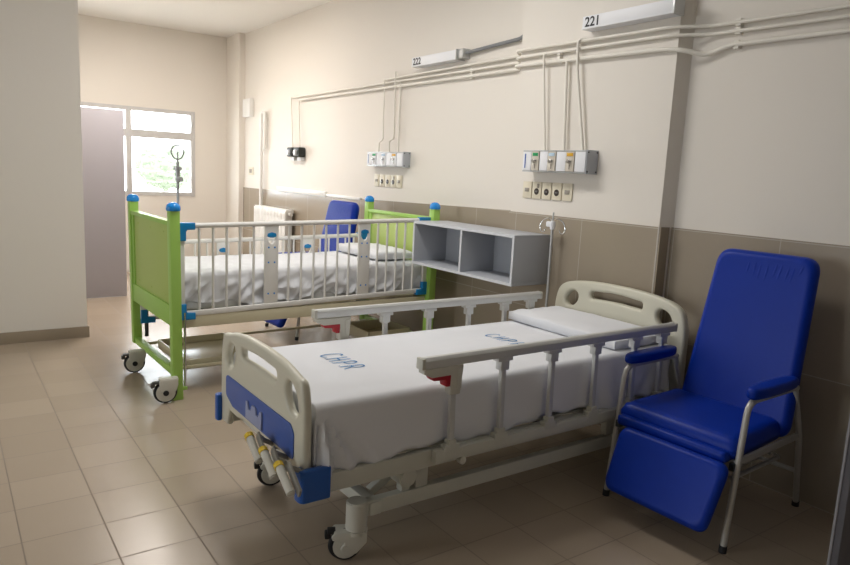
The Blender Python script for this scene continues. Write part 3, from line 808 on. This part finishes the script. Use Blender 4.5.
# tray shelf below
b = MB(); tx0, tx1, ty0, ty1 = -0.30, 0.34, 0.12, 0.62
b.box((tx0, ty0, 0.14), (tx1, ty1, 0.155), 0.003)
for (p, q) in (((tx0, ty0), (tx1, ty0+0.012)), ((tx0, ty1-0.012), (tx1, ty1)), ((tx0, ty0), (tx0+0.012, ty1)), ((tx1-0.012, ty0), (tx1, ty1))):
    b.box((p[0], p[1], 0.14), (q[0], q[1], 0.205), 0.003)
cb('tray', b, M['tray'])
b = MB(); b.box((-0.05, 1.55, 0.165), (0.33, 1.95, 0.180), 0.003)
for (p, q) in (((-0.05, 1.55), (0.33, 1.565)), ((-0.05, 1.935), (0.33, 1.95)), ((-0.05, 1.55), (-0.035, 1.95)), ((0.315, 1.55), (0.33, 1.95))): b.box((p[0], p[1], 0.165), (q[0], q[1], 0.25), 0.003)
cb('tray', b, M['tray'])
for s in (-1, 1):
    b = MB(); b.box((s*0.36-0.012, 0.02, 0.155), (s*0.36+0.012, CL-0.02, 0.175), 0.003); cb('tray_runner', b, M['tray'])
# rail guide rods
b = MB(); b.tube([(CW-0.005, 0.075, 0.06), (CW-0.005, 0.075, 0.56)], 0.007, 10); r1 = cb('guide_rod', b, M['chrome'], lab='chrome rail guide rod')
b = MB(); b.box((CW-0.02, 0.02, 0.055), (CW+0.01, 0.085, 0.075), 0.003); cb('rod_foot', b, M['green'], r1)
b = MB(); b.tube([(-CW+0.02, 0.085, 0.195), (-CW+0.02, 0.085, 0.50)], 0.014, 10); cb('guide_rod', b, M['black'], lab='black rail guide rod')
# casters
caster(crib, 0.525, -0.062, 0.072, math.radians(-8), 0.018, 0.165, M['castergrey'], True, world=False, small=True)
caster(crib, -0.215, -0.066, 0.072, math.radians(-6), 0.018, 0.165, M['castergrey'], True, world=False, small=True)
caster(crib, 0.42, CL-0.055, 0.072, math.radians(-8), 0.018, 0.165, M['castergrey'], True, world=False, small=True)
caster(crib, -0.42, CL-0.055, 0.072, math.radians(10), 0.018, 0.165, M['castergrey'], True, world=False, small=True)

# crib bedding in world space (rotated with the crib)
CR = T(-4.78, 1.14, 0) @ Matrix.Rotation(math.radians(1.3), 4, 'Z')
b = MB(); b.box((-0.395, 0.095, 0.551), (0.395, CL-0.045, 0.79), 0.03, 3, mt=CR)
tag(b.build('mattress', M['sheet']), 'thick mattress of the green crib under its rumpled sheet', 'mattress')
def crib_sheet():
    b = MB(); bm = b.bm; rows = []; NY = 120
    for i in range(NY+1):
        y = 0.090+(CL-0.132)*i/NY; row = []
        hem = 0.585+0.02*math.sin(y*7)+0.012*math.sin(y*19)
        pr_ = []
        for k in range(16): pr_.append((0.400, hem+(0.77-hem)*k/15, 1-k/15))
        for k in range(1, 6): a = PI/2*k/5; pr_.append((0.370+0.03*math.cos(a), 0.77+0.03*math.sin(a), 0))
        for k in range(1, 34): pr_.append((0.370-0.74*k/34, 0.80, -1))
        for k in range(6): a = PI/2*k/5; pr_.append((-0.370-0.03*math.sin(a), 0.77+0.03*math.cos(a), 0))
        for k in range(1, 9): pr_.append((-0.400, 0.77-(0.77-hem)*k/8, k/8))
        for (x, z, t) in pr_:
            p = Vector((x, y, z))
            if t == -1:
                p.z += 0.014*abs(nz(x, y, 0, 4))+0.012*nz(x, y, 2, 9)
            elif t >= 0 and x > 0:
                wv = nz(y*2.2, z*3.2+y*2.0, 1, 2.2); p.x += max(-0.004, 0.05*wv+0.075*(0.38-abs(nz(y*2.2, z*4-y*2.5, 4, 3.2)))-0.004)*min(1, 0.15+t*1.6)
            row.append(bm.verts.new(CR @ p))
        rows.append(row)
    for A, B in zip(rows, rows[1:]):
        for k in range(len(A)-1): bm.faces.new((A[k], A[k+1], B[k+1], B[k]))
    for row, sg in ((rows[0], -1), (rows[-1], 1)):
        lo = [bm.verts.new((v.co.x, v.co.y, min(v.co.z, 0.60))) for v in row]
        for k in range(len(row)-1): bm.faces.new((row[k], row[k+1], lo[k+1], lo[k]))
    o = b.build('bed_sheet', M['sheet'], smooth=70)
    s = o.modifiers.new('thick', 'SOLIDIFY'); s.thickness = 0.004; s.offset = 0
    return o
tag(crib_sheet(), 'rumpled white sheet with loose wrinkled sides on the mattress of the green crib', 'sheet')
b = cushion('pillow', -0.33, 0.33, CL-0.42, CL-0.06, 0.820, 0.07, M['sheet'], wr=0.01, seed=5)
bmesh.ops.transform(b.bm, matrix=CR, verts=b.bm.verts)
tag(b.build('pillow', M['sheet'], smooth=80), 'plump white pillow at the head of the green crib', 'pillow')

# ------------------------------------------------------------------ infusion poles
def iv_pole(x, y, z0, zt, r, label, hooks):
    root = empty('iv_pole', (x, y, z0), label, 'pole')
    b = MB(); b.cyl((x, y, z0), (x, y, zt-0.10), r, 14); b.build('pole', M['alu'], root, world=True)
    b = MB(); b.cyl((x, y, zt-0.26), (x, y, zt-hooks), r*0.62, 12); b.build('inner_rod', M['alu'], root, world=True)
    return root
p1 = iv_pole(-3.085, 3.20, 0.0, 1.30, 0.0085, 'thin steel infusion pole with curled hooks, between the grey shelf and the large bed', 0)
b = MB(); b.cyl((-3.085, 3.20, 0.0), (-3.085, 3.20, 0.012), 0.06, 24, bev=0.004); b.build('base', M['frame'], p1, world=True)
for s in (1, -1):
    b = MB(); b.tube(spline([(-3.085, 3.20, 1.235), (-3.085+s*0.035, 3.20, 1.262), (-3.085+s*0.085, 3.20, 1.245), (-3.085+s*0.110, 3.20, 1.205), (-3.085+s*0.10, 3.20, 1.175), (-3.085+s*0.075, 3.20, 1.172), (-3.085+s*0.06, 3.20, 1.192)], 5), 0.0035, 8)
    b.build('hook', M['chrome'], p1, world=True)
b = MB(); b.cyl((-3.085, 3.20, 1.19), (-3.085, 3.20, 1.245), 0.016, 14, bev=0.003); b.box((-3.135, 3.188, 1.205), (-3.085, 3.212, 1.24), 0.008); b.build('clamp', M['whiteplast'], p1, world=True)
X_, Y_ = -4.362, 1.206
p2 = iv_pole(X_, Y_, 0.52, 1.60, 0.0085, 'chrome infusion pole with looped hooks, fixed at the foot corner of the green crib', 0.04)
for k in range(4):
    a = PI/2*k+0.5; dx, dy = math.cos(a), math.sin(a)
    b = MB(); b.tube(spline([(X_, Y_, 1.60), (X_+dx*0.03, Y_+dy*0.03, 1.597), (X_+dx*0.052, Y_+dy*0.052, 1.565), (X_+dx*0.035, Y_+dy*0.035, 1.53), (X_+dx*0.006, Y_+dy*0.006, 1.515)], 5), 0.0042, 8)
    b.build('hook', M['alu'], p2, world=True)
b = MB(); b.cyl((X_, Y_, 1.375), (X_, Y_, 1.46), 0.014, 14, bev=0.003); b.cyl((X_, Y_, 1.45), (X_, Y_, 1.472), 0.026, 16, bev=0.004); b.build('collar', M['alu'], p2, world=True)
b = MB(); b.cyl((X_+0.01, Y_, 1.395), (X_+0.045, Y_+0.01, 1.395), 0.015, 14, bev=0.003); b.build('knob', M['alu'], p2, world=True)

# ------------------------------------------------------------------ wall shelf
SX0, SX1, SY0, SY1, SZ0, SZ1 = -4.315, -3.177, 2.964, 3.285, 0.815, 1.145
shelf = empty('wall_shelf', (-3.745, 3.12, SZ0), 'grey two-compartment open shelf box on the wall between the crib and the large bed', 'shelf')
def shp(name, mb, m_): return mb.build(name, m_, shelf, world=True)
t = 0.018
b = MB(); b.box((SX0, SY0, SZ1-t), (SX1, SY1, SZ1), 0.0015); shp('top_panel', b, M['shelf'])
b = MB(); b.box((SX0, SY0, SZ0), (SX1, SY1, SZ0+t), 0.0015); shp('bottom_panel', b, M['shelf'])
for x in (SX0, SX1-t):
    b = MB(); b.box((x, SY0, SZ0+t), (x+t, SY1, SZ1-t), 0.0015); shp('side_panel', b, M['shelf'])
b = MB(); b.box((-3.735, SY0+0.004, SZ0+t), (-3.735+t, SY1-0.01, SZ1-t), 0.0015); shp('divider', b, M['shelf'])
b = MB(); b.box((SX0+t, SY1-0.012, SZ0+t), (SX1-t, SY1, SZ1-t), 0.0); shp('back_panel', b, M['shelf'])
b = MB()
b.box((SX0, SY0-0.002, SZ1-t), (SX1, SY0, SZ1)); b.box((SX0, SY0-0.002, SZ0), (SX1, SY0, SZ0+t)); b.box((SX0, SY0-0.002, SZ0+t), (SX0+t, SY0, SZ1-t)); b.box((SX1-t, SY0-0.002, SZ0+t), (SX1, SY0, SZ1-t)); b.box((-3.735, SY0+0.001, SZ0+t), (-3.735+t, SY0+0.004, SZ1-t))
shp('edge_banding', b, M['shelfedge'])
b = MB()
for x in (-4.15, -3.78): b.box((x, 3.285, 1.05), (x+0.05, 3.43, 1.10), 0.002)
for x in (-3.50, -3.25): b.box((x, 3.282, 1.05), (x+0.05, 3.2885, 1.10), 0.001)
shp('wall_bracket', b, M['alu'])

# ------------------------------------------------------------------ bed-head gas panels, lamps, sockets
def gas_panel(x0, x1, yf, yb, z0, z1, label, dull):
    root = empty('gas_outlet_panel', ((x0+x1)/2, yb, z0), label, 'gas panel', 'wall gas outlet panels')
    def gp(name, mb, m_, par=root, lab=None):
        o = mb.build(name, m_, par, world=True)
        if lab: o['label'] = lab
        return o
    W = x1-x0
    b = MB(); b.box((x0, yf+0.006, z0), (x1-0.006, yb, z1), 0.003); b.box((x0, yf, z1-0.008), (x1-0.004, yf+0.01, z1), 0.002); b.box((x0, yf, z0), (x1-0.004, yf+0.01, z0+0.008), 0.002)
    gp('housing', b, M['alu'])
    b = MB(); b.box((x1-0.006, yf, z0-0.002), (x1, yb, z1+0.002), 0.001); e = gp('end_cap', b, M['shelf'])
    b = MB()
    for yy in (yf+0.01, yb-0.012):
        for zz in (z0+0.012, z1-0.012): b.cyl((x1-0.001, yy, zz), (x1+0.003, yy, zz), 0.005, 10)
    gp('screws', b, M['black'], e)
    for a, c in ((0.01, 0.15), (0.29, 0.415), (0.555, 0.695), (0.835, 0.985)):
        b = MB(); b.box((x0+W*a, yf-0.004, z0+0.010), (x0+W*c, yf+0.008, z1-0.010), 0.003); cv = gp('cover_plate', b, M['whiteplast'])
        if a < 0.1:
            b = MB(); b.box((x0+W*0.045, yf-0.007, z0+0.024), (x0+W*0.06, yf-0.003, z1-0.024), 0.001); gp('slot', b, M['panelblue'] if not dull else M['plaque'], cv)
    for (a, c, lm, nm) in ((0.165, 0.28, 'greenl', 'green'), (0.425, 0.545, 'paleblue', 'pale blue'), (0.705, 0.825, 'yellowl', 'amber')):
        xa, xc = x0+W*a, x0+W*c; xm = (xa+xc)/2; zm = (z0+z1)/2
        b = MB(); b.box((xa, yf-0.008, z0+0.010), (xc, yf+0.008, z1-0.010), 0.003); ot = gp('gas_outlet', b, M['outlet'] if not dull else M['whiteplast'])
        b = MB(); b.box((xa+0.008, yf-0.0105, z1-0.038), (xc-0.008, yf-0.007, z1-0.018), 0.001); gp('label_tag', b, M[lm], ot, nm+' label')
        b = MB(); b.cyl((xm, yf-0.005, zm), (xm, yf-0.030, zm), 0.012, 16, bev=0.002); b.cyl((xm-0.022, yf-0.014, zm), (xm+0.018, yf-0.014, zm+0.004), 0.006, 10); gp('nozzle', b, M['chrome'], ot, 'metal hose nozzle')
        b = MB(); b.box((xm-0.004, yf-0.0095, z0+0.022), (xm+0.004, yf-0.007, zm-0.018), 0.001); gp('slot', b, M['rocker'], ot)
    return root
gas_panel(-3.405, -2.845, 3.20, 3.30, 1.552, 1.693, 'grey gas outlet panel with green and amber tags, on the pilaster above the grey shelf', False)
gas_panel(-5.745, -5.11, 3.365, 3.44, 1.553, 1.687, 'whitish gas outlet panel on the far wall, above the head of the green crib', True)
def wall_plates(x0, pitch, wd, y, z0, z1, places, kinds, group):
    for i, (k, place) in enumerate(zip(kinds, places)):
        xa = x0+pitch*i; xm = xa+wd/2; zm = (z0+z1)/2
        root = empty('socket_plate' if k != 'r' else 'switch_plate', (xm, y, z0), place, 'socket' if k != 'r' else 'switch', group)
        b = MB(); b.box((xa, y-0.010, z0), (xa+wd, y, z1), 0.003); b.build('plate', M['cream'], root, world=True)
        b = MB()
        if k == 'r':
            b.box((xm-0.020, y-0.014, zm-0.013), (xm+0.020, y-0.009, zm+0.013), 0.002); b.build('rocker', M['rocker'], root, world=True)
        else:
            b.cyl((xm, y-0.013, zm-0.008), (xm, y-0.008, zm-0.008), 0.022, 20, bev=0.002); b.build('socket_insert', M['socket'], root, world=True)
            b = MB()
            for dx in (-0.007, 0.007): b.box((xm+dx-0.0015, y-0.0145, zm-0.012), (xm+dx+0.0015, y-0.012, zm-0.002))
            b.build('contact_slots', M['alu'], root, world=True)
            if k == 's':
                b = MB(); b.box((xm+0.002, y-0.013, zm+0.016), (xm+0.024, y-0.008, zm+0.045), 0.002); b.build('fuse_switch', M['rocker'], root, world=True)
wall_plates(-3.479, 0.0925, 0.083, 3.30, 1.375, 1.487,
    ['ivory switch plate with grey rocker, leftmost plate under the pilaster gas panel', 'ivory socket plate with extra grey piece, second from left under the pilaster panel', 'ivory socket plate with dark round insert, middle of the five under the pilaster gas panel', 'ivory socket plate with dark round insert, second from right under the pilaster gas panel', 'ivory switch plate with grey rocker, rightmost plate under the pilaster gas panel'],
    'rsddr', 'wall plates under the pilaster gas panel')
wall_plates(-5.705, 0.098, 0.09, 3.44, 1.365, 1.478,
    ['whitish switch plate, leftmost of the five above the crib headboard', 'whitish socket plate, second from left of the five above the crib headboard', 'whitish socket plate, middle of the five above the crib headboard', 'whitish socket plate with grey piece, second from right above the crib headboard', 'whitish switch plate, rightmost of the five above the crib headboard'],
    'rddsr', 'wall plates above the crib')
def lamp(x0, x1, yb, z0, z1, num, label):
    root = empty('bedhead_lamp', ((x0+x1)/2, yb, z0), label, 'wall lamp', 'numbered bedhead lamps')
    b = MB(); b.box((x0, yb-0.085, z0+0.006), (x1, yb, z1), 0.004); b.box((x0, yb-0.088, z0), (x1, yb, z0+0.009), 0.002); b.build('housing', M['whiteplast'], root, world=True)
    b = MB(); b.box((x1-0.004, yb-0.09, z0-0.003), (x1+0.008, yb, z1+0.003), 0.002); b.build('end_cap', M['alu'], root, world=True)
    b = MB(); b.text(num, 0.078, T(x0+0.02, yb-0.0865, z0+0.014) @ Matrix.Rotation(PI/2, 4, 'X'), 0.0006, 0.0012); o = b.build('bed_number', M['number'], root, world=True, smooth=None); o['label'] = 'black bed number '+num
    return root
lamp(-2.985, -2.350, 3.30, 2.408, 2.484, '221', 'white bedhead lamp numbered 221, on the pilaster at the top of the picture')
l2 = lamp(-5.03, -4.41, 3.44, 2.402, 2.478, '222', 'white bedhead lamp numbered 222, on the far wall, with grey conduit')
b = MB(); b.box((-4.40, 3.365, 2.408), (-4.335, 3.44, 2.482), 0.006); b.build('junction_box', M['alu'], l2, world=True)
b = MB(); b.tube(bend([(-4.335, 3.40, 2.45), (-3.95, 3.41, 2.472), (-3.72, 3.41, 2.482), (-3.64, 3.41, 2.55)], 0.06, 5), 0.014, 10)
tag(b.build('conduit', M['conduit']), 'thick dark grey conduit from lamp 222 to the pilaster', 'pipe')

# ------------------------------------------------------------------ copper/cream pipes along the wall
def pipe(pts, r, label, clamps=(), m_='pipe', group='cream pipes along the wall', name='wall_pipe', br=0.05):
    b = MB(); b.tube(bend(pts, br, 5), r, 10)
    o = tag(b.build(name, M[m_]), label, 'pipe', group)
    for c in clamps:
        k = MB(); k.box((c[0]-0.014, c[1]-0.004, c[2]-r-0.008), (c[0]+0.014, c[1]+2*r+0.03, c[2]+r+0.008), 0.003)
        p = k.build('clamp', M['pipe'], None); w_ = p.location.copy(); p.parent = o; p.location = w_-o.location
    return o
for (nm, z0, z1, z2, z3, r, dy) in (('topmost', 2.355, 2.365, 2.352, 2.335, 0.010, 0.028), ('middle', 2.31, 2.318, 2.310, 2.285, 0.010, 0.024), ('lowest', 2.272, 2.272, 2.252, 2.234, 0.013, 0.026)):
    x_start = {'topmost': -5.55, 'middle': -7.62, 'lowest': -7.40}[nm]
    yA, yB, yC = YM-dy, YP-dy, YR-dy
    pts = [(x_start, yA, z0), (-3.72, yA, z1), (-3.62, yB, z1), (-2.40, yB, z2), (-2.22, yC, z2-0.006), (XE-0.02, yC, z3-0.03)]
    if nm == 'lowest': pts = [(x_start, yA, z0), (-3.72, yA, z1), (-3.62, yB, z1-0.006), (-2.45, yB, z2-0.01), (-2.34, yB+0.01, z2-0.02), (-2.22, yC, z2-0.055), (-2.10, yC, z2-0.015), (XE-0.02, yC, z3-0.03)]
    if nm == 'topmost': pts[0] = (x_start, yA, 2.345)
    pipe(pts, r, 'long cream gas pipe running along the wall, '+nm+' of the three', [(-4.28, yA, (z0+z1)/2+0.002), (-3.22, yB, z1-0.006), (-2.06, yC, z2-0.006 if nm != 'lowest' else z2-0.017)] if nm != 'topmost' else [(-2.06, yC, z2-0.008)])
yP = YP-0.045
pipe([(-3.335, YP-0.02, 2.318), (-3.335, yP, 2.30), (-3.275, YP-0.03, 1.69)], 0.008, 'thin cream drop pipe to the pilaster gas panel, leftmost of three', br=0.02)
pipe([(-3.140, YP-0.03, 2.262), (-3.105, YP-0.03, 1.69)], 0.010, 'cream drop pipe to the pilaster gas panel, middle of three')
pipe([(-3.00, YP-0.02, 2.370), (-3.045, yP, 2.365), (-3.035, yP, 2.2), (-2.945, YP-0.03, 1.69)], 0.009, 'cream drop pipe to the pilaster gas panel, rightmost of three', br=0.03)
ym = YM-0.035
pipe([(-5.545, ym, 2.35), (-5.535, ym, 1.80), (-5.60, ym, 1.78), (-5.60, ym, 1.69)], 0.007, 'thin cream drop pipe to the far gas panel, leftmost', br=0.02)
pipe([(-5.36, ym, 2.40), (-5.345, ym, 1.81), (-5.42, ym, 1.79), (-5.42, ym, 1.69)], 0.009, 'cream drop pipe with a jog to the far gas panel, reaching above the long pipes', br=0.02)
pipe([(-5.27, ym, 2.30), (-5.265, ym, 1.69)], 0.008, 'straight cream drop pipe to the right end of the far gas panel')
pipe([(-7.62, ym+0.003, 2.315), (-7.54, ym, 1.72)], 0.007, 'thin drop pipe to the black wall fitting, left of two', br=0.02)
pipe([(-7.41, ym+0.003, 2.275), (-7.34, ym, 1.72)], 0.008, 'thin drop pipe to the black wall fitting, right of two', br=0.02)
# black twin fitting
root = empty('wall_fitting', (-7.43, YM, 1.62), 'black twin gas fitting hanging from two thin pipes on the far wall', 'wall fitting')
for x in (-7.52, -7.335):
    b = MB(); b.box((x-0.075, YM-0.09, 1.625), (x+0.075, YM, 1.735), 0.02, 3); o = b.build('outlet_body', M['black'], root, world=True)
    b = MB(); b.cyl((x, YM-0.088, 1.675), (x, YM-0.115, 1.675), 0.03, 18, bev=0.003); b.build('outlet_port', M['whiteplast'], o, world=True)
    b = MB(); b.box((x-0.05, YM-0.05, 1.585), (x+0.05, YM, 1.622), 0.003); b.build('tag_plate', M['whiteplast'], o, world=True)
# white strip, white boxes, white looped pipe
b = MB(); b.box((-8.02, YM-0.03, 1.205), (-6.70, YM, 1.262), 0.006); o = b.build('wall_strip', M['white']); tag(o, 'white horizontal strip fixed along the top of the far wall tiles', 'wall strip')
b = MB(); b.box((-6.70, YM-0.022, 1.212), (-5.95, YM, 1.238), 0.004); tag(b.build('wall_strip', M['white']), 'slim white continuation of the wall strip behind the crib headboard', 'wall strip')
root = empty('wall_box', (-9.0, YM, 2.14), 'white rectangular box high on the wall near the far corner', 'box')
b = MB(); b.box((-9.12, YM-0.06, 2.14), (-8.86, YM, 2.375), 0.006); b.build('case', M['white'], root, world=True)
b = MB(); b.box((-9.105, YM-0.066, 2.155), (-8.875, YM-0.058, 2.36), 0.004); b.build('cover', M['white'], root, world=True)
root = empty('switch_plate', (-8.95, YM, 1.37), 'small ivory switch plate above the tiles near the far corner', 'switch')
b = MB(); b.box((-9.02, YM-0.01, 1.375), (-8.86, YM, 1.485), 0.003); b.build('plate', M['cream'], root, world=True)
b = MB(); b.box((-8.98, YM-0.014, 1.405), (-8.90, YM-0.009, 1.455), 0.002); b.build('rocker', M['rocker'], root, world=True)
b = MB(); b.tube([(-8.47, YM-0.05, 0.99), (-8.47, YM-0.05, 2.12)]+[(-8.42+0.05*math.cos(a)*1.0-0.0, YM-0.05, 2.12+0.055*math.sin(a)) for a in [PI-PI*k/8 for k in range(1, 8)]]+[(-8.37, YM-0.05, 2.12), (-8.37, YM-0.05, 1.72)], 0.022, 10)
tag(b.build('heating_pipe', M['white']), 'white heating pipe bent over at the top, rising from the radiator', 'pipe')
# radiator
root = empty('radiator', (-8.0, 3.36, 0.15), 'white ribbed radiator under the looped pipe on the far wall', 'radiator')
n = 10; x0, x1 = -8.45, -7.46
for k in range(n):
    xa = x0+(x1-x0)*k/n; xb = xa+(x1-x0)/n-0.008
    b = MB(); b.box((xa, 3.29, 0.17), (xb, 3.305, 0.99), 0.004); b.box((xa+0.02, 3.305, 0.2), (xb-0.02, 3.39, 0.99), 0.004); b.box((xa, 3.30, 0.965), (xb, 3.40, 1.005), 0.008); b.box((xa+0.015, 3.286, 0.90), (xb-0.015, 3.295, 0.975), 0.003)
    b.build('fin', M['white'], root, world=True)
b = MB(); b.cyl((x0-0.02, 3.35, 0.95), (x1+0.03, 3.35, 0.95), 0.022, 14); b.cyl((x0-0.02, 3.35, 0.22), (x1+0.03, 3.35, 0.22), 0.022, 14)
b.build('header_tube', M['white'], root, world=True)
b = MB()
for x in (-8.2, -7.7): b.box((x-0.02, 3.385, 0.80), (x+0.02, 3.426, 0.84), 0.002); b.box((x-0.02, 3.385, 0.001), (x+0.02, 3.41, 0.22), 0.002)
b.build('wall_bracket', M['white'], root, world=True)
